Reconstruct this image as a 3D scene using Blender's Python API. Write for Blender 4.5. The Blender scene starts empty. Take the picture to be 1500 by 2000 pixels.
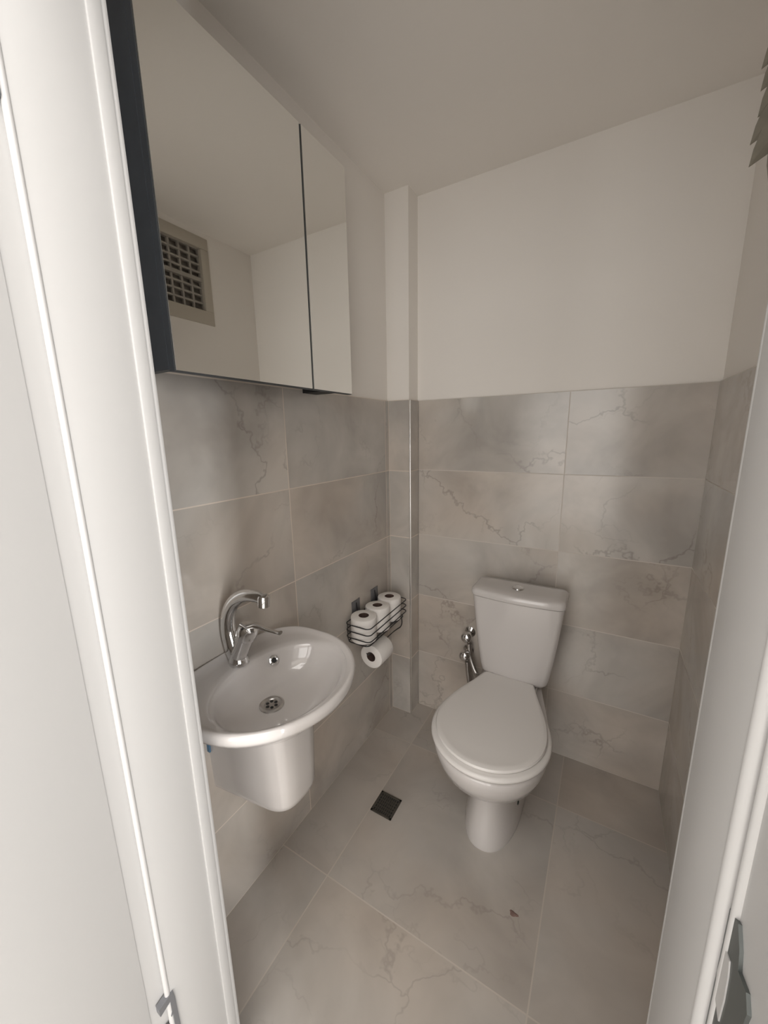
import bpy, bmesh, math, random
from mathutils import Vector, Matrix, Euler
random.seed(4)
PI = math.pi
SC = bpy.context.scene
COL = SC.collection

# ------------------------------------------------------------------ dimensions
W, D, CW, CY = 1.118, 0.12, 0.105, 0.035          # room width, back wall, column width
YF, YH = -1.1274, -1.30                # front wall: room face, hallway face
CEIL = 2.285
JL, JR = 0.262, 0.916                  # door jambs
TILE = 1.5

# ------------------------------------------------------------------ materials
def new_mat(name):
    m = bpy.data.materials.new(name); m.use_nodes = True
    nt = m.node_tree
    return m, nt, nt.nodes['Principled BSDF']

def simple(name, col, rough=.5, metal=0.0, coat=0.0, bump=0.0, bscale=60, spec=None, var=0.0, vscale=6):
    m, nt, b = new_mat(name)
    b.inputs['Base Color'].default_value = (*col, 1)
    b.inputs['Roughness'].default_value = rough
    b.inputs['Metallic'].default_value = metal
    b.inputs['Coat Weight'].default_value = coat
    if spec is not None: b.inputs['Specular IOR Level'].default_value = spec
    tc = nt.nodes.new('ShaderNodeTexCoord')
    if var:
        n = nt.nodes.new('ShaderNodeTexNoise'); n.inputs['Scale'].default_value = vscale
        n.inputs['Detail'].default_value = 4
        nt.links.new(tc.outputs['Object'], n.inputs['Vector'])
        mx = nt.nodes.new('ShaderNodeMix'); mx.data_type = 'RGBA'
        mx.inputs[6].default_value = (*[c*(1-var) for c in col], 1)
        mx.inputs[7].default_value = (*[min(1, c*(1+var)) for c in col], 1)
        nt.links.new(n.outputs['Fac'], mx.inputs[0]); nt.links.new(mx.outputs[2], b.inputs['Base Color'])
    if bump:
        n = nt.nodes.new('ShaderNodeTexNoise'); n.inputs['Scale'].default_value = bscale
        nt.links.new(tc.outputs['Object'], n.inputs['Vector'])
        bp = nt.nodes.new('ShaderNodeBump'); bp.inputs['Strength'].default_value = bump
        bp.inputs['Distance'].default_value = .002
        nt.links.new(n.outputs['Fac'], bp.inputs['Height']); nt.links.new(bp.outputs[0], b.inputs['Normal'])
    return m

def marble(name, au, av, u0, v0, su, sv, light, dark, grout, rough=.13, gw=.0016, seed=0., vein=.42):
    """glossy marble-look tiles; au/av = axis letters, u0/v0 = a joint position, su/sv = tile size"""
    m, nt, b = new_mat(name)
    N, L = nt.nodes.new, nt.links.new
    tc = N('ShaderNodeTexCoord'); sp = N('ShaderNodeSeparateXYZ'); L(tc.outputs['Object'], sp.inputs[0])
    def mth(op, a, c=None, d=None):
        n = N('ShaderNodeMath'); n.operation = op
        for i, v in enumerate((a, c, d)):
            if v is None: continue
            if isinstance(v, (int, float)): n.inputs[i].default_value = v
            else: L(v, n.inputs[i])
        return n.outputs[0]
    def cell(ax, o, s):
        q = mth('DIVIDE', mth('SUBTRACT', sp.outputs[ax.upper()], o), s)
        fl = mth('FLOOR', q); fr = mth('SUBTRACT', q, fl)
        dist = mth('MULTIPLY', mth('MINIMUM', fr, mth('SUBTRACT', 1.0, fr)), s)
        return fl, dist
    fu, du = cell(au, u0, su); fv, dv = cell(av, v0, sv)
    ident = mth('ADD', mth('ADD', mth('MULTIPLY', fu, 3.71), mth('MULTIPLY', fv, 7.93)), seed)
    joint = mth('LESS_THAN', mth('MINIMUM', du, dv), gw)
    # every tile gets its own patch of the pattern
    cmb = N('ShaderNodeCombineXYZ')
    for k_, f_ in enumerate((1.7, 2.3, 1.1)): L(mth('MULTIPLY', ident, f_), cmb.inputs[k_])
    pos = N('ShaderNodeVectorMath'); pos.operation = 'ADD'; L(tc.outputs['Object'], pos.inputs[0]); L(cmb.outputs[0], pos.inputs[1])
    def shifted(o):
        n = N('ShaderNodeVectorMath'); n.operation = 'ADD'; L(pos.outputs[0], n.inputs[0]); n.inputs[1].default_value = (o, o*.7, -o*1.3)
        return n.outputs[0]
    def noise(scale, detail, rough_, woff, dist=0.):
        n = N('ShaderNodeTexNoise')
        n.inputs['Scale'].default_value = scale; n.inputs['Detail'].default_value = detail
        n.inputs['Roughness'].default_value = rough_; n.inputs['Distortion'].default_value = dist
        L(shifted(woff), n.inputs['Vector'])
        return n.outputs['Fac']
    blot = noise(3.2, 4, .55, 0., .5)
    cr = N('ShaderNodeValToRGB'); L(blot, cr.inputs[0])
    cr.color_ramp.elements[0].position = .32; cr.color_ramp.elements[0].color = (*dark, 1)
    cr.color_ramp.elements[1].position = .66; cr.color_ramp.elements[1].color = (*light, 1)
    tint = noise(1.7, 3, .5, 11.)
    mt = N('ShaderNodeMix'); mt.data_type = 'RGBA'; mt.blend_type = 'MULTIPLY'
    tr = N('ShaderNodeValToRGB'); L(tint, tr.inputs[0])
    tr.color_ramp.elements[0].position = .38; tr.color_ramp.elements[0].color = (.955, .98, 1.0, 1)
    tr.color_ramp.elements[1].position = .64; tr.color_ramp.elements[1].color = (1.0, .965, .93, 1)
    mt.inputs[0].default_value = 1.0; L(cr.outputs[0], mt.inputs[6]); L(tr.outputs[0], mt.inputs[7])
    # thin crack-like veins: cell edges of a strongly warped Voronoi pattern, broken up by a mask
    wn = N('ShaderNodeTexNoise'); wn.inputs['Scale'].default_value = 3.2; wn.inputs['Detail'].default_value = 5
    wn.inputs['Roughness'].default_value = .62
    L(shifted(3.), wn.inputs['Vector'])
    wv = N('ShaderNodeVectorMath'); wv.operation = 'MULTIPLY_ADD'; L(wn.outputs['Color'], wv.inputs[0])
    wv.inputs[1].default_value = (.42, .42, .42); L(pos.outputs[0], wv.inputs[2])
    def veins(scale, woff, width, mscale, mlo, mhi):
        v = N('ShaderNodeTexVoronoi'); v.feature = 'DISTANCE_TO_EDGE'
        v.inputs['Scale'].default_value = scale; L(wv.outputs[0], v.inputs['Vector'])
        ln = N('ShaderNodeMapRange'); L(v.outputs['Distance'], ln.inputs[0]); ln.inputs[1].default_value = 0; ln.inputs[2].default_value = width
        ln.inputs[3].default_value = 1; ln.inputs[4].default_value = 0; ln.clamp = True
        mk = N('ShaderNodeMapRange'); L(noise(mscale, 2, .5, woff+5.), mk.inputs[0]); mk.inputs[1].default_value = mlo; mk.inputs[2].default_value = mhi
        mk.clamp = True
        return mth('MULTIPLY', ln.outputs[0], mk.outputs[0])
    vv = mth('MAXIMUM', veins(2.2, 3., .016, 3.0, .48, .64), mth('MULTIPLY', veins(3.6, 8., .020, 4.5, .52, .70), .6))
    mv = N('ShaderNodeMix'); mv.data_type = 'RGBA'
    L(mth('MULTIPLY', vv, vein), mv.inputs[0]); L(mt.outputs[2], mv.inputs[6])
    mv.inputs[7].default_value = (.16, .13, .115, 1)
    mg = N('ShaderNodeMix'); mg.data_type = 'RGBA'; L(joint, mg.inputs[0]); L(mv.outputs[2], mg.inputs[6])
    mg.inputs[7].default_value = (*grout, 1)
    L(mg.outputs[2], b.inputs['Base Color'])
    rr = mth('ADD', mth('MULTIPLY', joint, .4), mth('ADD', rough, mth('MULTIPLY', blot, .10)))
    L(rr, b.inputs['Roughness'])
    bp = N('ShaderNodeBump'); bp.inputs['Strength'].default_value = .35; bp.inputs['Distance'].default_value = .001
    L(mth('SUBTRACT', 1.0, joint), bp.inputs['Height']); L(bp.outputs[0], b.inputs['Normal'])
    return m

TL, TD, GR = (.58, .533, .483), (.40, .364, .328), (.66, .58, .50)
M_plaster = simple('painted_plaster', (.82, .785, .74), .7, bump=.12, bscale=90)
M_ceiling = simple('ceiling_paint', (.83, .795, .75), .8, bump=.1, bscale=80)
M_tl = marble('marble_tile_left_wall', 'y', 'z', -.594, 0, .6, .3, TL, TD, GR, seed=1.3)
M_tb = marble('marble_tile_back_wall', 'x', 'z', CW, 0, .6, .3, TL, TD, (.55, .505, .455), seed=17.1)
M_tr = marble('marble_tile_right_wall', 'y', 'z', D-.6, 0, .6, .3, TL, TD, (.54, .50, .45), seed=31.7)
M_tc = marble('marble_tile_column', 'x', 'z', 0.0, 0, .6, .3, TL, TD, GR, seed=44.2)
M_fl = marble('marble_floor_tile', 'x', 'y', .188, -.735, .6, .6, (.50, .458, .415), (.39, .354, .318), (.52, .47, .415), rough=.27, seed=5.9, gw=.0018, vein=.28)
M_white = simple('white_lacquer', (.475, .467, .457), .38)
M_gasket = simple('white_rubber_gasket', (.53, .52, .51), .6)
M_ceramic = simple('white_ceramic', (.555, .528, .512), .10, coat=.4)
M_lid = simple('white_toilet_plastic', (.68, .655, .63), .34)
M_chrome = simple('polished_chrome', (.72, .72, .72), .07, metal=1)
M_steel = simple('brushed_steel', (.55, .53, .51), .32, metal=1)
M_alu = simple('aluminium_trim', (.88, .87, .85), .34, metal=1)
M_anth = simple('anthracite_laminate', (.070, .078, .088), .5, var=.2, vscale=30)
M_black = simple('black_underside_shade', (.012, .012, .012), .6)  # shade of the cabinet underside as a black colour
M_mirror = simple('mirror_glass', (.93, .93, .905), .012, metal=1)
M_medge = simple('mirror_edge', (.10, .10, .095), .35)
M_paper = simple('toilet_paper', (.82, .79, .76), .95, bump=.5, bscale=160)
M_core = simple('cardboard_core', (.10, .062, .050), .9, var=.2, vscale=80)
M_wire = simple('black_coated_wire', (.022, .022, .024), .42)
M_pad = simple('grey_adhesive_pad', (.13, .13, .135), .3)
M_hinge = simple('grey_hinge_metal', (.22, .225, .24), .4, metal=.6)
M_strike = simple('dark_strike_metal', (.13, .14, .135), .42, metal=.6)
M_dark = simple('dark_hole', (.02, .02, .02), .7)
M_grate = simple('dull_drain_metal', (.085, .078, .066), .5, metal=.5, bump=.4, bscale=200, var=.3, vscale=120)
M_pvc = simple('window_pvc', (.50, .46, .39), .5)
M_bar = simple('window_bars', (.36, .335, .30), .5)
M_frost = simple('textured_window_glass', (.22, .20, .175), .35, var=.4, vscale=18, bump=.5, bscale=60)
M_leaf = simple('dried_palm_leaf', (.20, .18, .14), .7, var=.35, vscale=40)
M_stem = simple('dried_leaf_stalk', (.30, .26, .22), .8, var=.2, vscale=30)
M_blue = simple('blue_sticker', (.07, .16, .26), .5)
M_green = simple('dark_green_plug', (.02, .035, .03), .5)
M_hall = simple('hallway_paint', (.52, .51, .50), .7)
M_hfloor = simple('hallway_floor_tile', (.55, .52, .48), .4)
M_stain = simple('brown_residue', (.21, .135, .115), .5, var=.3, vscale=90)

# ------------------------------------------------------------------ mesh helpers
def obj(name, bm, mat, parent=None, smooth=True, angle=40):
    bmesh.ops.recalc_face_normals(bm, faces=bm.faces)
    me = bpy.data.meshes.new(name); bm.to_mesh(me); bm.free()
    o = bpy.data.objects.new(name, me); COL.objects.link(o)
    for mm in (mat if isinstance(mat, (list, tuple)) else [mat]): me.materials.append(mm)
    if smooth:
        me.polygons.foreach_set('use_smooth', [True]*len(me.polygons))
        try: me.set_sharp_from_angle(angle=math.radians(angle))
        except Exception: pass
    if parent: o.parent = parent; o.matrix_parent_inverse = Matrix.Translation(-parent.location)
    return o

def tag(o, label, cat, group=None):
    o['label'] = label; o['category'] = cat
    if group: o['group'] = group
    return o
def struct(o): o['kind'] = 'structure'; return o
def empty(name, loc=(0, 0, 0)):
    o = bpy.data.objects.new(name, None); COL.objects.link(o); o.location = loc; o.empty_display_size = .05
    return o

def box(bm, a, b, mi=0, bev=0.0, seg=2):
    x0, y0, z0 = a; x1, y1, z1 = b
    v = [bm.verts.new(p) for p in ((x0,y0,z0),(x1,y0,z0),(x1,y1,z0),(x0,y1,z0),(x0,y0,z1),(x1,y0,z1),(x1,y1,z1),(x0,y1,z1))]
    fs = [bm.faces.new([v[i] for i in q]) for q in ((0,3,2,1),(4,5,6,7),(0,1,5,4),(1,2,6,5),(2,3,7,6),(3,0,4,7))]
    for f in fs: f.material_index = mi
    if bev:
        es = list({e for f in fs for e in f.edges})
        r = bmesh.ops.bevel(bm, geom=es, offset=bev, segments=seg, affect='EDGES', profile=.5)
        for f in r['faces']: f.material_index = mi
    return bm
def B(*a, **k): return box(bmesh.new(), *a, **k)

def loft(bm, rings, cap0=True, cap1=True, closed=True, mi=0):
    vs = [[bm.verts.new(p) for p in r] for r in rings]
    n = len(rings[0])
    for i in range(len(vs)-1):
        for j in range(n if closed else n-1):
            k = (j+1) % n
            f = bm.faces.new((vs[i][j], vs[i][k], vs[i+1][k], vs[i+1][j])); f.material_index = mi
    if cap0: bm.faces.new(list(reversed(vs[0]))).material_index = mi
    if cap1: bm.faces.new(vs[-1]).material_index = mi
    return bm

def sweep(bm, pts, rad, seg=12, closed=False, squash=None, caps=True, mi=0):
    pts = [Vector(p) for p in pts]; n = len(pts)
    rad = rad if isinstance(rad, (list, tuple)) else [rad]*n
    T = []
    for i in range(n):
        if closed: t = pts[(i+1) % n]-pts[i-1]
        else: t = pts[min(i+1, n-1)]-pts[max(i-1, 0)]
        T.append(t.normalized())
    ref = Vector((0, 0, 1)) if abs(T[0].z) < .9 else Vector((0, 1, 0))
    u = T[0].cross(ref).normalized(); rings = []
    for i in range(n):
        u = (u - T[i]*u.dot(T[i])).normalized(); v = T[i].cross(u)
        s = squash or (1, 1)
        rings.append([pts[i]+(u*math.cos(a)*s[0]+v*math.sin(a)*s[1])*rad[i] for a in [2*PI*k/seg for k in range(seg)]])
    if closed:
        rings.append(rings[0]); 
        vs = [[bm.verts.new(p) for p in r] for r in rings[:-1]]
        for i in range(n):
            for j in range(seg):
                k = (j+1) % seg
                bm.faces.new((vs[i][j], vs[i][k], vs[(i+1) % n][k], vs[(i+1) % n][j])).material_index = mi
        return bm
    return loft(bm, rings, caps, caps, mi=mi)

def lathe(bm, prof, origin, axis=(0, 0, 1), seg=32, mi=0, cap0=True, cap1=True):
    q = Vector((0, 0, 1)).rotation_difference(Vector(axis).normalized()); o = Vector(origin)
    rings = [[o+q @ Vector((r*math.cos(2*PI*k/seg), r*math.sin(2*PI*k/seg), h)) for k in range(seg)] for r, h in prof]
    return loft(bm, rings, cap0, cap1, mi=mi)

def catmull(P, n=8, closed=False):
    P = [Vector(p) for p in P]; out = []
    m = len(P)
    for i in range(m if closed else m-1):
        p0 = P[(i-1) % m] if closed or i > 0 else P[i]*2-P[i+1]
        p1 = P[i]; p2 = P[(i+1) % m]
        p3 = P[(i+2) % m] if closed or i+2 < m else p2*2-p1
        for k in range(n):
            t = k/n
            out.append(.5*((2*p1)+(p2-p0)*t+(2*p0-5*p1+4*p2-p3)*t*t+(3*p1-p0-3*p2+p3)*t**3))
    if not closed: out.append(P[-1])
    return out
def interp(vals, n):
    m = len(vals); out = []
    for i in range(n):
        t = i/(n-1)*(m-1); k = min(int(t), m-2); out.append(vals[k]+(vals[k+1]-vals[k])*(t-k))
    return out

# ------------------------------------------------------------------ room shell
bm = B((-.2, YF-.0, -.08), (W+.15, D+.12, 0)); 
f = struct(obj('floor', bm, M_fl, smooth=False))
struct(obj('floor_hallway', B((-1.3, -3.4, -.08), (2.7, YF, 0)), M_hfloor, smooth=False))
struct(obj('ceiling', B((-.2, YH, CEIL), (W+.15, D+.12, CEIL+.08)), M_ceiling, smooth=False))
struct(obj('ceiling_hallway', B((-1.3, -3.4, 2.5), (2.7, YH, 2.58)), M_ceiling, smooth=False))

bm = B((-.15, YF-.0, 0), (-.008, D+.12, CEIL), 0)
box(bm, (-.008, YF, 0), (0, CY, TILE), 1)
box(bm, (-.008, YF, TILE), (0, -.36, TILE+.03), 1)
struct(obj('wall_left', bm, [M_plaster, M_tl], smooth=False))

bm = B((-.008, D+.008, 0), (W+.008, D+.12, CEIL), 0)
box(bm, (CW+.002, D, 0), (W, D+.008, TILE), 1)
struct(obj('wall_back', bm, [M_plaster, M_tb], smooth=False))

# boxed-in pipe column in the back left corner
bm = B((-.008, CY+.008, 0), (CW-.008, D+.008, CEIL), 0)
box(bm, (0, CY, 0), (CW-.001, CY+.008, TILE), 1)
box(bm, (CW-.008, CY+.004, 0), (CW, D, TILE), 1)
struct(obj('wall_column', bm, [M_plaster, M_tc], smooth=False))
bm = B((CW-.0050, CY-.0018, 0), (CW+.0018, CY+.0045, TILE), bev=.0018)
struct(obj('trim_1', bm, M_alu))

# right wall with a window opening
wy0, wy1, wz0, wz1 = -.60, -.130, 1.885, 2.262
bm = bmesh.new()
for a, b_ in (((W+.008, YF, 0), (W+.15, D+.12, wz0)), ((W+.008, YF, wz1), (W+.15, D+.12, CEIL)),
              ((W+.008, YF, wz0), (W+.15, wy0, wz1)), ((W+.008, wy1, wz0), (W+.15, D+.12, wz1))):
    box(bm, a, b_, 0)
box(bm, (W, YF, 0), (W+.008, D, TILE), 1)
struct(obj('wall_right', bm, [M_plaster, M_tr], smooth=False))

win = struct(empty('window_1', (W+.06, (wy0+wy1)/2, wz0)))
bm = bmesh.new(); fx0, fx1, fw = W+.004, W+.07, .042
box(bm, (fx0, wy0, wz0), (fx1, wy1, wz0+.062), bev=.004); box(bm, (fx0, wy0, wz1-.05), (fx1, wy1, wz1), bev=.004)
box(bm, (fx0, wy0, wz0+.06), (fx1, wy0+fw, wz1-.05), bev=.004); box(bm, (fx0, wy1-fw, wz0+.06), (fx1, wy1, wz1-.05), bev=.004)
obj('window_frame', bm, M_pvc, win)
gy0, gy1, gz0, gz1 = wy0+fw, wy1-fw, wz0+.062, wz1-.05
obj('window_pane', B((W+.040, gy0, gz0), (W+.046, gy1, gz1)), M_frost, win, smooth=False)
bm = bmesh.new()
nv, nh = 8, 8
for i in range(nv+1):
    y = gy0+(gy1-gy0)*i/nv; box(bm, (W+.022, y-.0045, gz0), (W+.034, y+.0045, gz1))
for i in range(nh+1):
    z = gz0+(gz1-gz0)*i/nh; w_ = .004
    box(bm, (W+.020, gy0, z-w_), (W+.036, gy1, z+w_))
zc = (gz0+gz1)/2; box(bm, (W+.014, gy0, zc-.008), (W+.038, gy1, zc+.008))
obj('window_grille', bm, M_bar, win, smooth=False)

# front wall around the door opening
bm = bmesh.new()
for a, b_ in (((-.15, YH, 0), (JL-.025, YF, 2.5)), ((JR+.025, YH, 0), (W+.15, YF, 2.5)), ((JL-.025, YH, 2.075), (JR+.025, YF, 2.5))):
    box(bm, a, b_)
struct(obj('wall_front', bm, M_plaster, smooth=False))

# hallway outside, where the daylight comes from
struct(obj('wall_hallway_back', B((-1.3, -3.5, 0), (2.7, -3.4, 2.5)), M_hall, smooth=False))
struct(obj('wall_hallway_left', B((-1.4, -3.4, 0), (-1.3, YH, 2.5)), M_hall, smooth=False))
bm = bmesh.new()
box(bm, (-1.3, YH, 0), (-.15, YF, 2.5)); box(bm, (W+.15, YH, 0), (2.7, YF, 2.5))
struct(obj('wall_hallway_front', bm, M_hall, smooth=False))
hy0, hy1, hz0, hz1 = -2.38, -2.10, .10, 2.30
bm = bmesh.new()
for a, b_ in (((2.7, -3.4, 0), (2.8, YH, hz0)), ((2.7, -3.4, hz1), (2.8, YH, 2.5)), ((2.7, -3.4, hz0), (2.8, hy0, hz1)), ((2.7, hy1, hz0), (2.8, YH, hz1))):
    box(bm, a, b_)
struct(obj('wall_hallway_right', bm, M_hall, smooth=False))
w2 = struct(empty('window_2', (2.75, (hy0+hy1)/2, hz0)))
bm = bmesh.new()
box(bm, (2.72, hy0, hz0), (2.78, hy0+.05, hz1)); box(bm, (2.72, hy1-.05, hz0), (2.78, hy1, hz1))
box(bm, (2.72, hy0, hz0), (2.78, hy1, hz0+.05)); box(bm, (2.72, hy0, hz1-.05), (2.78, hy1, hz1))
obj('window_frame', bm, M_white, w2, smooth=False)

# ------------------------------------------------------------------ door frame and open door leaf
door = struct(empty('door_1', (JL, YF, 0)))
SL, SR = -1.2345, -1.216               # where the stops end on the left / right jamb
bm = B((JL-.025, SL, 0), (JL, YF, 2.05), bev=.002)
box(bm, (JL-.02, YF-.016, 0), (JL+.003, YF+.002, 2.05), bev=.002)
box(bm, (JL-.06, YF+.001, 0), (JL+.0015, YF+.010, 2.09), bev=.003)
box(bm, (JL-.025, -1.2640, 0), (JL-.010, SL, 2.05))
box(bm, (JL-.07, YH, 0), (JL-.056, -1.2625, 2.05))
obj('jamb', bm, M_white, door)
bm = B((JR, SR, 0), (JR+.025, YF, 2.05), bev=.002)
box(bm, (JR+.006, YH, 0), (JR+.025, SR, 2.05))
box(bm, (JR+.001, YF+.001, 0), (JR+.06, YF+.010, 2.09), bev=.003)
obj('jamb', bm, M_white, door)
obj('jamb', B((JL-.025, YH, 2.05), (JR+.025, YF, 2.075)), M_white, door, smooth=False)
bm = B((JL-.13, YH-.012, 0), (JL-.058, YH, 2.13), bev=.004)
box(bm, (JR+.008, YH-.012, 0), (JR+.09, YH, 2.13), bev=.004)
box(bm, (JL-.13, YH-.012, 2.052), (JR+.09, YH, 2.13), bev=.004)
obj('casing', bm, M_white, door)
bm = bmesh.new(); sweep(bm, [(JL-.003, SL-.002, 0), (JL-.003, SL-.002, 2.05)], .0045, 10)
obj('gasket', bm, M_gasket, door)
bm = bmesh.new(); sweep(bm, [(JR+.004, SR-.003, 0), (JR+.004, SR-.003, 2.05)], .0048, 12)
sweep(bm, [(JR+.0065, SR-.013, 0), (JR+.0065, SR-.013, 2.05)], .0035, 10)
obj('gasket', bm, M_gasket, door)
# leaf, swung outwards about 90 degrees along the left of the camera
leaf = obj('door_leaf', B((JL-.052, -1.93, .008), (JL-.0085, -1.2640, 2.045), bev=.0012), M_white, door)
def hinge(z0, z1, plate):
    bm = bmesh.new()
    lathe(bm, [(.0001, z0), (.004, z0), (.0055, z0+.004), (.0055, z1-.004), (.004, z1), (.0001, z1)], (JL-.003, -1.2455, 0), seg=16)
    if plate:
        v = [(-1.2300, .4175), (-1.2545, .4130), (-1.2540, .3975), (-1.2362, .4035), (-1.2362, .378), (-1.2385, .370), (-1.2352, .372), (-1.2340, .25), (-1.2252, .25), (-1.2282, .40)]
        loft(bm, [[(JL-.008, y, z) for y, z in v], [(JL+.0030, y, z) for y, z in v]])
    obj('hinge', bm, M_hinge, door, smooth=False)
hinge(.25, .352, True); hinge(1.712, 1.83, False)
# strike plate let into the right rebate
px = JR+.0055
outer = [(-1.224, 1.103), (-1.236, 1.109), (-1.243, 1.101), (-1.246, 1.092), (-1.257, 1.096), (-1.262, 1.09), (-1.261, 1.084), (-1.2615, .96), (-1.222, .94), (-1.222, 1.012), (-1.223, 1.032), (-1.223, 1.054), (-1.224, 1.079), (-1.221, 1.09)]
bm = bmesh.new()
loft(bm, [[(px+.001, y, z) for y, z in outer], [(px-.0012, y, z) for y, z in outer]])
sp_ = obj('strike_plate', bm, M_strike, door)
slot = [(-1.228, 1.081), (-1.237, 1.084), (-1.239, 1.076), (-1.24, 1.06), (-1.239, 1.043), (-1.229, 1.046), (-1.226, 1.059)]
bm = bmesh.new(); loft(bm, [[(px-.0010, y, z) for y, z in slot], [(px-.0019, y, z) for y, z in slot]])
so = obj('latch_slot', bm, M_white, None); so.parent = sp_

# ------------------------------------------------------------------ mirror cabinet
cx = .13; cy0, ys, cy1, cz0, cz1 = -1.000, -.609, -.424, 1.484, 2.100
cab = empty('mirror_cabinet', (0, (cy0+cy1)/2, cz0))
tag(cab, 'dark anthracite cabinet with two mirrored doors on the left wall above the washbasin', 'mirror cabinet')
bm = bmesh.new(); t = .016
box(bm, (.001, cy0, cz0+.004), (cx-.021, cy0+t, cz1)); box(bm, (.001, cy1-t, cz0+.022), (cx-.021, cy1, cz1))
box(bm, (.001, cy0+t, cz1-t), (cx-.021, cy1-t, cz1)); box(bm, (.001, cy0+t, cz0+.030), (cx-.021, cy1-t, cz0+.046))
box(bm, (.001, cy0+t, cz0+.046), (.006, cy1-t, cz1-t)); box(bm, (.006, ys-.008, cz0+.046), (cx-.021, ys+.008, cz1-t))
obj('cabinet_body', bm, M_anth, cab, smooth=False)
obj('underside_shade', B((.001, -.508, cz0+.006), (cx-.022, cy1-t-.001, cz0+.029)), M_black, cab, smooth=False)  # black slab put in for the shade under the cabinet
for nm, a, b_ in (('wide', cy0, ys-.0025), ('narrow', ys+.0025, cy1)):
    d = obj('mirror_door', B((cx-.020, a, cz0), (cx-.004, b_, cz1)), M_anth, cab, smooth=False)
    d['label'] = nm + ' mirrored door'
    bm = bmesh.new(); box(bm, (cx-.004, a+.0006, cz0+.0008), (cx-.0008, b_-.0006, cz1-.0008))
    g = [f for f in bm.faces]
    me_ = obj('mirror_edge', bm, M_medge, None, smooth=False); me_.parent = d
    gl = obj('mirror_glass', B((cx-.0008, a+.0012, cz0+.0014), (cx, b_-.0012, cz1-.0014)), M_mirror, None, smooth=False); gl.parent = d

# ------------------------------------------------------------------ washbasin
bc = Vector((.17, -.875)); NB = 72
def b_out(th, s=1.0):
    c, si = math.cos(th), math.sin(th)
    if c >= 0: x, y = .205*c, .215*si
    else:
        e = 2/3.2; x = -.170*abs(c)**e; y = .215*math.copysign(abs(si)**e, si)
    return Vector((bc.x+x*s, bc.y+y*s))
def b_bowl(th, s=1.0):
    c = Vector((.212-.036*(1-s), -.875-.002*(1-s)))
    c = c if s > .3 else Vector((.180, -.877))
    return Vector((c.x+.128*s*math.cos(th), c.y+.172*s*math.sin(th)))
angs = [2*PI*k/NB for k in range(NB)]
def ring(fn, s, z, wallclip=True): 
    return [(max(fn(a, s).x, .0), fn(a, s).y, z(fn(a, s)) if callable(z) else z) for a in angs]
def blendring(t, z):
    return [((b_out(a, .90)*(1-t)+b_bowl(a, 1.04)*t).x, (b_out(a, .90)*(1-t)+b_bowl(a, 1.04)*t).y, z) for a in angs]
def under(rx, ry, cx_, z): return [(max(cx_+rx*math.cos(a), 0), -.875+ry*math.sin(a), z) for a in angs]
basin = empty('washbasin', (0, -.875, .42))
tag(basin, 'white ceramic wall-hung washbasin with a half pedestal below the mirror cabinet', 'washbasin')
bm = bmesh.new()
rings = [under(.133, .092, .137, .672), under(.142, .125, .145, .690), under(.155, .165, .155, .720), ring(b_out, .88, .764), ring(b_out, .955, .769), ring(b_out, .985, .774),
         ring(b_out, .998, .781), ring(b_out, 1.0, .788), ring(b_out, .992, .796), ring(b_out, .970, .800), ring(b_out, .945, .799), ring(b_out, .91, .794),
         blendring(.35, .7925), blendring(.75, .791), ring(b_bowl, 1.04, .789), ring(b_bowl, 1.0, .785), ring(b_bowl, .965, .776),
         ring(b_bowl, .92, .760), ring(b_bowl, .85, .742), ring(b_bowl, .72, .725), ring(b_bowl, .55, .715), ring(b_bowl, .35, .7095), ring(b_bowl, .2, .7075)]
loft(bm, rings)
obj('basin_bowl', bm, M_ceramic, basin, angle=60)
# half pedestal: U section
def ushape(hw, d, z, tilt=.05):
    pts = []
    e = 2/3.1; yc = -.88
    for k in range(41):
        a = -PI/2+PI*k/40
        pts.append((d-hw*1.25+hw*1.25*math.copysign(abs(math.cos(a))**e, math.cos(a)), yc+hw*math.copysign(abs(math.sin(a))**e, math.sin(a))))
    P = [(.0, yc-hw), (d*.25, yc-hw)]+pts+[(d*.25, yc+hw), (.0, yc+hw)]
    return [(max(x, 0.0), y, z+tilt*max(x, 0)/.265) for x, y in P]
bm = bmesh.new()
loft(bm, [ushape(.050, .240, .425), ushape(.060, .253, .428), ushape(.065, .261, .436), ushape(.0675, .265, .450), ushape(.069, .266, .50), ushape(.071, .267, .56, .035), ushape(.075, .268, .62, .02), ushape(.080, .268, .685, 0)])
ped = obj('half_pedestal', bm, M_ceramic, basin, angle=50)
st = obj('sticker', B((.0005, -.9565, .556), (.010, -.9525, .590)), M_blue, None, smooth=False); st.parent = ped; st.matrix_parent_inverse = Matrix()
# drain and overflow ring
dz, dc_ = .7085, (.172, -.881)
bm = bmesh.new(); lathe(bm, [(.0001, -.002), (.030, -.002), (.030, .002), (.026, .004), (.020, .0025), (.0185, .0005), (.0001, .0005)], (*dc_, dz))
dr = obj('drain_strainer', bm, M_steel, basin)
bm = bmesh.new()
for k in range(6):
    a = 2*PI*k/6+.3; lathe(bm, [(.0001, 0), (.0042, 0), (.0042, .0004), (.0001, .0004)], (dc_[0]+.0115*math.cos(a), dc_[1]+.0115*math.sin(a), dz+.0007), seg=12)
h = obj('drain_hole', bm, M_dark, None, smooth=False); h.parent = dr
o_ = Vector((.1060, -.805, .767)); ax = Vector((.75, -.25, .45)).normalized()
bm = bmesh.new(); lathe(bm, [(.0070, .0005), (.0070, .0035), (.0095, .0050), (.0125, .0035), (.0130, -.004), (.0070, -.004)], o_, ax, 24, cap0=False, cap1=False)
ov = obj('overflow_ring', bm, M_chrome, basin)
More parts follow.
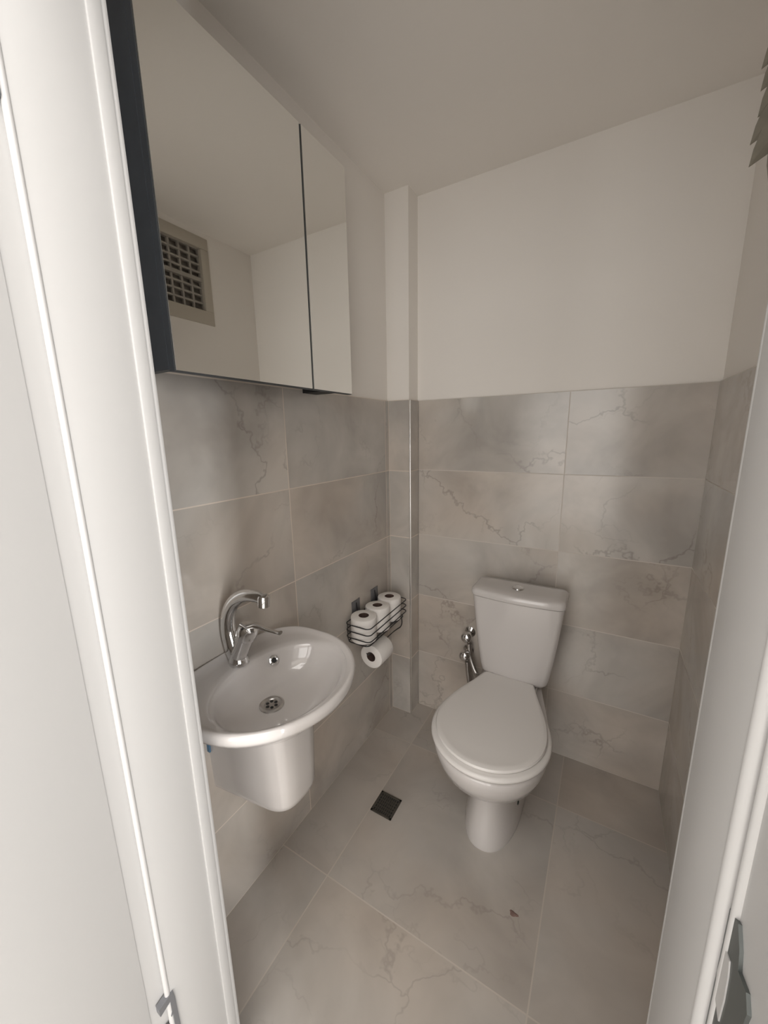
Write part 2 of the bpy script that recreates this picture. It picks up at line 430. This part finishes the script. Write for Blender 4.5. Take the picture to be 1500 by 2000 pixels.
bm = bmesh.new(); lathe(bm, [(.0001, .0004), (.0072, .0004), (.0072, .0012), (.0001, .0012)], o_, ax, 20)
h = obj('overflow_hole', bm, M_dark, None); h.parent = ov

# ------------------------------------------------------------------ mixer tap
tap = empty('mixer_tap', (.062, -.88, .793))
tag(tap, 'chrome single-lever mixer tap with a curved spout on the washbasin', 'tap')
TY = -.88
bm = bmesh.new()
lathe(bm, [(.0001, 0), (.0255, 0), (.0260, .004), (.0240, .010), (.0205, .022), (.0195, .030), (.0001, .030)], (.064, TY, .791), seg=28)
sweep(bm, catmull([(.066, TY, .815), (.083, TY, .845), (.099, TY, .875)], 6), interp([.021, .0205, .0225], 13), 20)
obj('tap_body', bm, M_chrome, tap)
bm = bmesh.new()
P = catmull([(.058, TY, .800), (.042, TY, .838), (.034, TY, .880), (.043, TY, .925), (.070, TY, .962), (.108, TY, .984), (.150, TY, .991), (.176, TY, .988)], 6)
sweep(bm, P, interp([.0200, .0195, .0175, .0160, .0148, .0138, .0130, .0126], len(P)), 18, squash=(1.15, 1.0))
sp = obj('spout', bm, M_chrome, tap)
bm = bmesh.new(); lathe(bm, [(.0001, 0), (.0125, 0), (.0142, .002), (.0142, .024), (.0120, .028), (.0001, .028)], (.172, TY, .970), (.12, 0, 1), 24)
a_ = obj('aerator', bm, M_chrome, None); a_.parent = sp
bm = bmesh.new()
lathe(bm, [(.0001, 0), (.0235, 0), (.0250, .003), (.0250, .026), (.0225, .034), (.0140, .038), (.0001, .039)], (.099, TY, .873), (.42, 0, .9), 28)
lev = obj('lever_cap', bm, M_chrome, tap)
bm = bmesh.new(); P = catmull([(.112, TY, .902), (.138, TY, .913), (.172, TY, .912), (.205, TY+.001, .912), (.219, TY+.001, .914)], 6)
sweep(bm, P, interp([.0095, .0085, .0055, .0050, .0056], len(P)), 14, squash=(1.25, .8))
obj('lever_handle', bm, M_chrome, tap)

# ------------------------------------------------------------------ toilet
TX = .585
toil = empty('toilet', (TX, -.2, 0))
tag(toil, 'white ceramic close-coupled toilet with closed lid against the back wall', 'toilet')
NT = 65
def t_ring(hw, yf, yb, z, e=2.0, ef=None, cx=TX, yc=None):
    yc = yc if yc is not None else (yf+yb)/2; out = []
    for k in range(NT):
        a = 2*PI*k/NT; c, s = math.cos(a), math.sin(a)
        q = (ef or e) if s < 0 else e
        x = hw*math.copysign(abs(c)**(2/q), c); y = math.copysign(abs(s)**(2/q), s)
        out.append((cx+x, yc+(y*(yc-yf) if s < 0 else y*(yb-yc)), z))
    return out
def seat_ring(r, hb, yb, z, cy=-.35, fr=1.04, cx=TX-.004):
    """round front of radius r, tapering to half width hb at y=yb"""
    out = []
    n1 = 32
    for k in range(n1+1):
        a = PI+PI*k/n1                       # left -> front -> right
        out.append((cx+r*math.cos(a), cy+r*fr*math.sin(a), z))
    sidel = []
    m = 15
    for k in range(1, m):
        t = k/m
        y = cy+(yb-cy)*t; w_ = hb+(r-hb)*(.62*math.cos(PI/2*t)+.38*(.5+.5*math.cos(PI*t)))
        sidel.append((w_, y))
    R_ = [(cx+w_, y, z) for w_, y in sidel]
    L_ = [(cx-w_, y, z) for w_, y in reversed(sidel)]
    cor = [(cx+hb, yb-.004, z), (cx+hb-.006, yb, z), (cx-hb+.006, yb, z), (cx-hb, yb-.004, z)]
    return out+R_+cor+L_
bm = bmesh.new()
rows = [(.096, -.425, .02, .000, 2.3), (.096, -.426, .02, .012, 2.3), (.090, -.418, .02, .05, 2.3), (.084, -.405, .02, .11, 2.2), (.081, -.395, .02, .16, 2.2),
        (.083, -.392, .02, .195, 2.2), (.098, -.410, .03, .225, 2.1), (.130, -.455, .03, .255, 2.0), (.155, -.492, .035, .29, 2.0), (.172, -.518, .04, .33, 2.0), (.179, -.530, .04, .36, 2.0), (.180, -.532, .04, .378, 2.0), (.176, -.528, .04, .386, 2.0), (.15, -.50, .03, .388, 2.0)]
def bowl_ring(r, hb, yb, z):
    q = seat_ring(r, hb, yb, z); k = (NT-1)//2
    return q[k:]+q[:k]
loft(bm, [t_ring(hw, yf, yb, z, 2.6, e) for hw, yf, yb, z, e in rows if z < .2]
     + [t_ring(hw, yf, yb, z, 2.2, 2.0, yc=-.33) for hw, yf, yb, z, e in rows if .2 < z < .28]
     + [bowl_ring(.158, .095, .02, .295), bowl_ring(.173, .10, .03, .33), bowl_ring(.180, .102, .035, .358), bowl_ring(.181, .103, .035, .376), bowl_ring(.177, .101, .033, .3835), bowl_ring(.165, .09, .02, .3845)])
# shelf that carries the cistern
loft(bm, [t_ring(.080, -.16, .045, .24, 4), t_ring(.092, -.16, .05, .33, 4), t_ring(.098, -.16, .052, .380, 5), t_ring(.098, -.06, .052, .404, 6)])
bowl = obj('toilet_bowl', bm, M_ceramic, toil, angle=60)
bm = bmesh.new()
lathe(bm, [(.0001, 0), (.0080, 0), (.0070, .004), (.0001, .0045)], (TX+.082, -.262, .075), (1, -.25, .15), 16)
obj('fixing_plug', bm, M_green, toil)
bm = bmesh.new()
loft(bm, [seat_ring(.178, .091, -.083, .3905), seat_ring(.186, .095, -.081, .3925), seat_ring(.189, .097, -.080, .399), seat_ring(.187, .096, -.081, .4065), seat_ring(.180, .092, -.083, .4095)])
obj('toilet_seat', bm, M_lid, toil, angle=60)
bm = bmesh.new()
loft(bm, [seat_ring(.164, .086, -.080, .4100), seat_ring(.172, .090, -.074, .4120), seat_ring(.1745, .092, -.070, .4175), seat_ring(.172, .091, -.072, .4230), seat_ring(.163, .087, -.078, .4262), seat_ring(.157, .084, -.082, .4258), seat_ring(.12, .06, -.12, .4272, fr=1.06), seat_ring(.06, .03, -.2, .4282, fr=1.1)])
obj('toilet_lid', bm, M_lid, toil, angle=35)
for s in (-1, 1):
    bm = bmesh.new(); sweep(bm, [(TX+s*.05, -.066, .414), (TX+s*.085, -.066, .414)], .011, 14)
    obj('lid_hinge', bm, M_lid, toil)
# cistern
TKX = .592
def tk(hw, yf, yb, z, bow=.014):
    """box section with rounded corners and a bowed front"""
    out = []; r = .022
    n = 7
    def arc(cx_, cy_, a0, a1): return [(cx_+r*math.cos(a0+(a1-a0)*k/n), cy_+r*math.sin(a0+(a1-a0)*k/n)) for k in range(n+1)]
    out += arc(TKX+hw-r, yb-r*.5-.011, 0, PI/2) + arc(TKX-hw+r, yb-r*.5-.011, PI/2, PI)
    out += arc(TKX-hw+r, yf+r, PI, 1.5*PI)
    m = 14
    out += [(TKX-hw+r+(2*hw-2*r)*k/m, yf) for k in range(1, m)]
    out += arc(TKX+hw-r, yf+r, 1.5*PI, 2*PI)
    res = []
    for x, y in out:
        q = (x-TKX)/hw
        f_ = max(0, (yb-y)/(yb-yf))
        res.append((x, y-bow*(1-q*q)*f_, z))
    return res
bm = bmesh.new()
loft(bm, [tk(.106, -.052, .046, .406), tk(.118, -.060, .050, .412), tk(.125, -.064, .052, .424), tk(.130, -.067, .054, .45), tk(.142, -.072, .055, .53), tk(.152, -.078, .056, .62), tk(.160, -.082, .056, .70), tk(.164, -.084, .056, .742), tk(.160, -.080, .054, .744)])
tank = obj('cistern', bm, M_ceramic, toil, angle=50)
bm = bmesh.new()
loft(bm, [tk(.163, -.083, .056, .7445, .016), tk(.168, -.088, .058, .747, .018), tk(.169, -.090, .058, .757, .018), tk(.167, -.088, .057, .768, .018), tk(.160, -.080, .053, .774, .017), tk(.12, -.05, .03, .7765, .012)])
tlid = obj('cistern_lid', bm, M_ceramic, toil, angle=50)
bm = bmesh.new(); lathe(bm, [(.0001, 0), (.0215, 0), (.0225, .0025), (.0205, .0055), (.0190, .0045), (.0175, .0060), (.0001, .0068)], (TKX-.004, -.025, .7755), seg=28)
obj('flush_button', bm, M_chrome, toil)

# ------------------------------------------------------------------ angle valves and hoses
def valve(loc, label):
    x, y, z = loc
    v = empty('angle_valve', loc); tag(v, label, 'valve', 'angle valves beside the toilet')
    bm = bmesh.new(); lathe(bm, [(.0001, .0), (.024, .0), (.024, .003), (.014, .010), (.0105, .012), (.0105, .045), (.0001, .045)], (x, y, z), (0, -1, 0), 24)
    sweep(bm, [(x, y-.036, z+.002), (x+.006, y-.036, z-.032)], .0085, 14)
    obj('valve_body', bm, M_chrome, v)
    bm = bmesh.new()
    prof = [(.0001, 0), (.016, 0), (.0220, .004), (.0235, .012), (.0215, .026), (.0150, .032), (.0001, .033)]
    lathe(bm, prof, (x, y-.046, z), (0, -1, .1), 20)
    obj('valve_knob', bm, M_chrome, v)
    return v
valve((.366, D-.001, .470), 'chrome angle valve on the back wall, upper of the pair left of the cistern')
valve((.360, D-.001, .378), 'chrome angle valve on the back wall, lower of the pair left of the cistern')
for nm, P, lb in (('supply_hose', [(.372, D-.037, .430), (.384, D-.040, .36), (.418, .058, .305), (.452, .032, .325), (.471, .008, .400)], 'braided steel hose from the upper angle valve up to the cistern'),
                  ('supply_hose', [(.366, D-.037, .340), (.372, D-.036, .28), (.388, D-.032, .18), (.405, D-.030, .08), (.420, D-.034, .02), (.445, D-.04, .0115)], 'grey hose from the lower angle valve down to the floor behind the toilet')):
    bm = bmesh.new(); Q = catmull(P, 8); sweep(bm, Q, [.0105+.0008*(i % 2) for i in range(len(Q))], 12)
    tag(obj(nm, bm, M_steel), lb, 'hose', 'hoses beside the toilet')

# ------------------------------------------------------------------ floor drain
fd = empty('floor_drain', (.235, -.443, 0)); tag(fd, 'small square dark metal floor drain grate in the floor tiles', 'floor drain')
x0, x1, y0, y1 = .192, .278, -.487, -.399
bm = bmesh.new()
for a, b_ in (((x0, y0), (x1, y0+.008)), ((x0, y1-.008), (x1, y1)), ((x0, y0), (x0+.008, y1)), ((x1-.008, y0), (x1, y1))):
    box(bm, (*a, .0003), (*b_, .0035), bev=.0008)
obj('drain_frame', bm, M_grate, fd)
bm = B((x0+.006, y0+.006, .0003), (x1-.006, y1-.006, .0012)); obj('drain_pit', bm, M_dark, fd, smooth=False)
bm = bmesh.new()
for i in range(1, 9):
    x = x0+.008+(x1-x0-.016)*i/9; box(bm, (x-.0022, y0+.007, .0012), (x+.0022, y1-.007, .0028))
for i in range(1, 6):
    y = y0+.008+(y1-y0-.016)*i/6; box(bm, (x0+.007, y-.0022, .0012), (x1-.007, y+.0022, .0027))
obj('drain_grate', bm, M_grate, fd, smooth=False)

# ------------------------------------------------------------------ wire basket with paper rolls
bk = empty('wire_basket', (.06, -.195, .56)); tag(bk, 'black wire basket on the left wall beside the column', 'basket')
BX0, BX1, BY0, BY1 = .010, .122, -.352, -.036
def rrect(z, r=.018, x0=BX0, x1=BX1, y0=BY0, y1=BY1):
    P = []
    for cx_, cy_, a0 in ((x1-r, y1-r, 0), (x0+r, y1-r, PI/2), (x0+r, y0+r, PI), (x1-r, y0+r, 1.5*PI)):
        P += [(cx_+r*math.cos(a0+PI/2*k/5), cy_+r*math.sin(a0+PI/2*k/5), z) for k in range(6)]
    return P
for z in (.640, .613, .586):
    bm = bmesh.new(); sweep(bm, rrect(z), .0022, 8, closed=True); obj('rail', bm, M_wire, bk)
bm = bmesh.new(); sweep(bm, rrect(.562, x0=BX0+.004, x1=BX1-.012, y0=BY0+.008, y1=BY1-.008), .0024, 8, closed=True)
for i in range(1, 7):
    y = BY0+(BY1-BY0)*i/7; sweep(bm, [(BX0+.004, y, .561), (BX1-.012, y, .561)], .0016, 6)
for i in range(1, 4):
    x = BX0+(BX1-BX0)*i/4; sweep(bm, [(x, BY0+.008, .5605), (x, BY1-.008, .5605)], .0016, 6)
obj('basket_floor', bm, M_wire, bk)
for x, y, dx, dy in ((.022, BY0, 0, .008), (.022, BY1, 0, -.008), (BX0, -.27, .004, 0), (BX0, -.12, .004, 0)):
    bm = bmesh.new(); sweep(bm, [(x, y, .641), (x, y, .584), (x+dx, y+dy, .562)], .0018, 6)
    obj('upright', bm, M_wire, bk)
for y in (-.262, -.118):
    bm = bmesh.new(); sweep(bm, catmull([(BX0, y, .64), (.007, y, .665), (.004, y, .69)], 4), .0024, 8)
    hk = obj('hanger', bm, M_wire, bk)
    pd = obj('adhesive_pad', B((.0, y-.028, .635), (.0035, y+.028, .700), bev=.0012), M_pad, None); pd.parent = hk
bm = bmesh.new()
P = catmull([(.095, -.052, .562), (.097, -.043, .54), (.094, -.036, .515), (.085, -.034, .494), (.074, -.045, .486), (.070, -.08, .485), (.070, -.16, .485), (.070, -.262, .485), (.070, -.285, .487), (.068, -.292, .496)], 6)
sweep(bm, P, .0024, 8)
P = catmull([(.098, -.20, .562), (.099, -.12, .558), (.098, -.075, .552), (.096, -.055, .553), (.095, -.05, .562)], 5); sweep(bm, P, .0022, 8)
obj('roll_holder', bm, M_wire, bk)

def paper_roll(loc, axis, label, r=.051, h=.10, core=.0205):
    t_ = empty('toilet_roll', loc); tag(t_, label, 'toilet paper', 'toilet paper rolls on the wire basket')
    ax = Vector(axis).normalized(); L0 = Vector(loc)
    bm = bmesh.new()
    lathe(bm, [(core, -h/2), (r-.004, -h/2), (r-.001, -h/2+.002), (r, -h/2+.006), (r, h/2-.006), (r-.001, h/2-.002), (r-.004, h/2), (core, h/2)], L0, ax, 40, cap0=False, cap1=False)
    obj('paper', bm, M_paper, t_)
    bm = bmesh.new()
    lathe(bm, [(core, -h/2), (core, h/2), (core-.0012, h/2), (core-.0012, -h/2), (core, -h/2)], L0, ax, 28, cap0=False, cap1=False)
    obj('cardboard_tube', bm, M_core, t_)
    return t_
paper_roll((.062, -.298, .6135), (.02, 0, 1), 'white toilet paper roll standing in the wire basket, the one nearest the washbasin')
paper_roll((.064, -.195, .6135), (-.03, .05, 1), 'white toilet paper roll standing in the middle of the wire basket')
paper_roll((.062, -.092, .6135), (0, .02, 1), 'white toilet paper roll standing in the wire basket, the one nearest the column')
paper_roll((.070, -.215, .4660), (.0, 1, 0), 'white toilet paper roll hanging on its side below the wire basket')

# ------------------------------------------------------------------ dried leaf hanging at the right wall
lf = empty('dried_leaf', (1.035, -.60, 1.67)); tag(lf, 'brown dried leaf with a serrated edge hanging at the right wall, at the top right', 'dried leaf')
bm = bmesh.new()
nl = 9
def leaflet(side, zt, ln, wd, yo):
    # a slim pointed leaflet pointing outward and down from the rib
    x0_ = 1.042; pts = []
    tip = Vector((x0_+side*ln, -.585+yo, zt)); root = Vector((x0_, -.60, zt+.075))
    dirv = (tip-root); nrm = Vector((0, -1, 0)); sd = dirv.cross(nrm).normalized()
    prof = [(0, .5), (.25, 1.0), (.55, .9), (.8, .5), (1, .02)]
    rings_ = []
    for t, w_ in prof:
        c = root+dirv*t
        hw = wd*w_; th = .0012
        rings_.append([c-sd*hw+nrm*0, c+nrm*(th+.004*(w_)), c+sd*hw, c-nrm*th])
    loft(bm, rings_)
for i in range(nl):
    zt = 1.752+.0315*i
    leaflet(-1, zt, .052+.002*math.sin(i*2.1), .021, .004*math.sin(i*1.7))
    leaflet(1, zt, .050+.002*math.sin(i*1.3), .021, .004*math.cos(i*1.7))
obj('leaf_blade', bm, M_leaf, lf, smooth=False)
bm = bmesh.new(); P = catmull([(1.1265, -.60, 2.20), (1.08, -.60, 2.19), (1.05, -.60, 2.12), (1.042, -.60, 1.95), (1.042, -.60, 1.80)], 6)
sweep(bm, P, interp([.003, .004, .004, .004, .004], len(P)), 10)
obj('leaf_rib', bm, M_leaf, lf)
bm = bmesh.new(); lathe(bm, [(.0001, -.09), (.012, -.086), (.022, -.06), (.030, -.02), (.032, .02), (.020, .05), (.0001, .055)], (1.038, -.60, 1.765), seg=20)
obj('leaf_stalk', bm, M_stem, lf)

# small brown residue spot on the floor
bm = bmesh.new(); lathe(bm, [(.0001, .0002), (.010, .0002), (.008, .0008), (.0001, .001)], (0, 0, 0), seg=14)
for v in bm.verts:
    a = math.atan2(v.co.y, v.co.x); k = 1+.25*math.sin(3*a+1)
    v.co.x *= 1.2*k; v.co.y *= .7*k
    v.co.x += .718; v.co.y += -.549
tag(obj('floor_stain', bm, M_stain), 'small reddish brown spot on the floor tiles in front of the toilet', 'stain')

# ------------------------------------------------------------------ light
def area(name, loc, rot, sx, sy, power, col):
    l = bpy.data.lights.new(name, 'AREA'); l.shape = 'RECTANGLE'; l.size = sx; l.size_y = sy; l.energy = power; l.color = col
    o = bpy.data.objects.new(name, l); COL.objects.link(o); o.location = loc; o.rotation_euler = rot
    return o
area('daylight_hall_window', (2.69, (hy0+hy1)/2, (hz0+hz1)/2), (0, math.radians(90), 0), hz1-hz0-.1, hy1-hy0-.1, 50, (.98, .99, 1.0))
area('added_back_fill', (.50, -3.38, 1.30), (math.radians(90), 0, 0), 1.3, 2.1, 28, (1.0, .975, .95))  # added fill behind the camera to lift the interior; this wall has no window
area('added_back_fill_right', (1.95, -3.38, 1.30), (math.radians(90), 0, 0), 1.3, 2.1, 34, (1.0, .975, .95))  # added fill further right, meant to brighten the left wall
area('hall_ceiling_lamp', (.70, -1.95, 2.49), (0, 0, 0), 1.0, .9, 13, (1.0, .975, .95))
wd = bpy.data.worlds.new('World'); SC.world = wd; wd.use_nodes = True
wd.node_tree.nodes['Background'].inputs[0].default_value = (.9, .95, 1, 1)
wd.node_tree.nodes['Background'].inputs[1].default_value = .6

# ------------------------------------------------------------------ camera
cd = bpy.data.cameras.new('camera'); cam = bpy.data.objects.new('camera', cd); COL.objects.link(cam)
cam.location = (.8411, -1.4574, 1.3617)
cam.rotation_mode = 'XYZ'; cam.rotation_euler = (1.3690, .0179, .5250)
cd.sensor_fit = 'HORIZONTAL'; cd.sensor_width = 36; cd.lens = 36*747.29/1500
cd.clip_start = .01; cd.clip_end = 50
SC.camera = cam

SC.view_settings.view_transform = 'Standard'; SC.view_settings.look = 'None'
SC.view_settings.gamma = 1; SC.view_settings.use_curve_mapping = False
SC.view_settings.exposure = 0.0
try:
    SC.cycles.max_bounces = 8; SC.cycles.diffuse_bounces = 6; SC.cycles.glossy_bounces = 4
    SC.cycles.adaptive_threshold = .05
    SC.cycles.use_denoising = True; SC.cycles.caustics_reflective = False
except Exception: pass
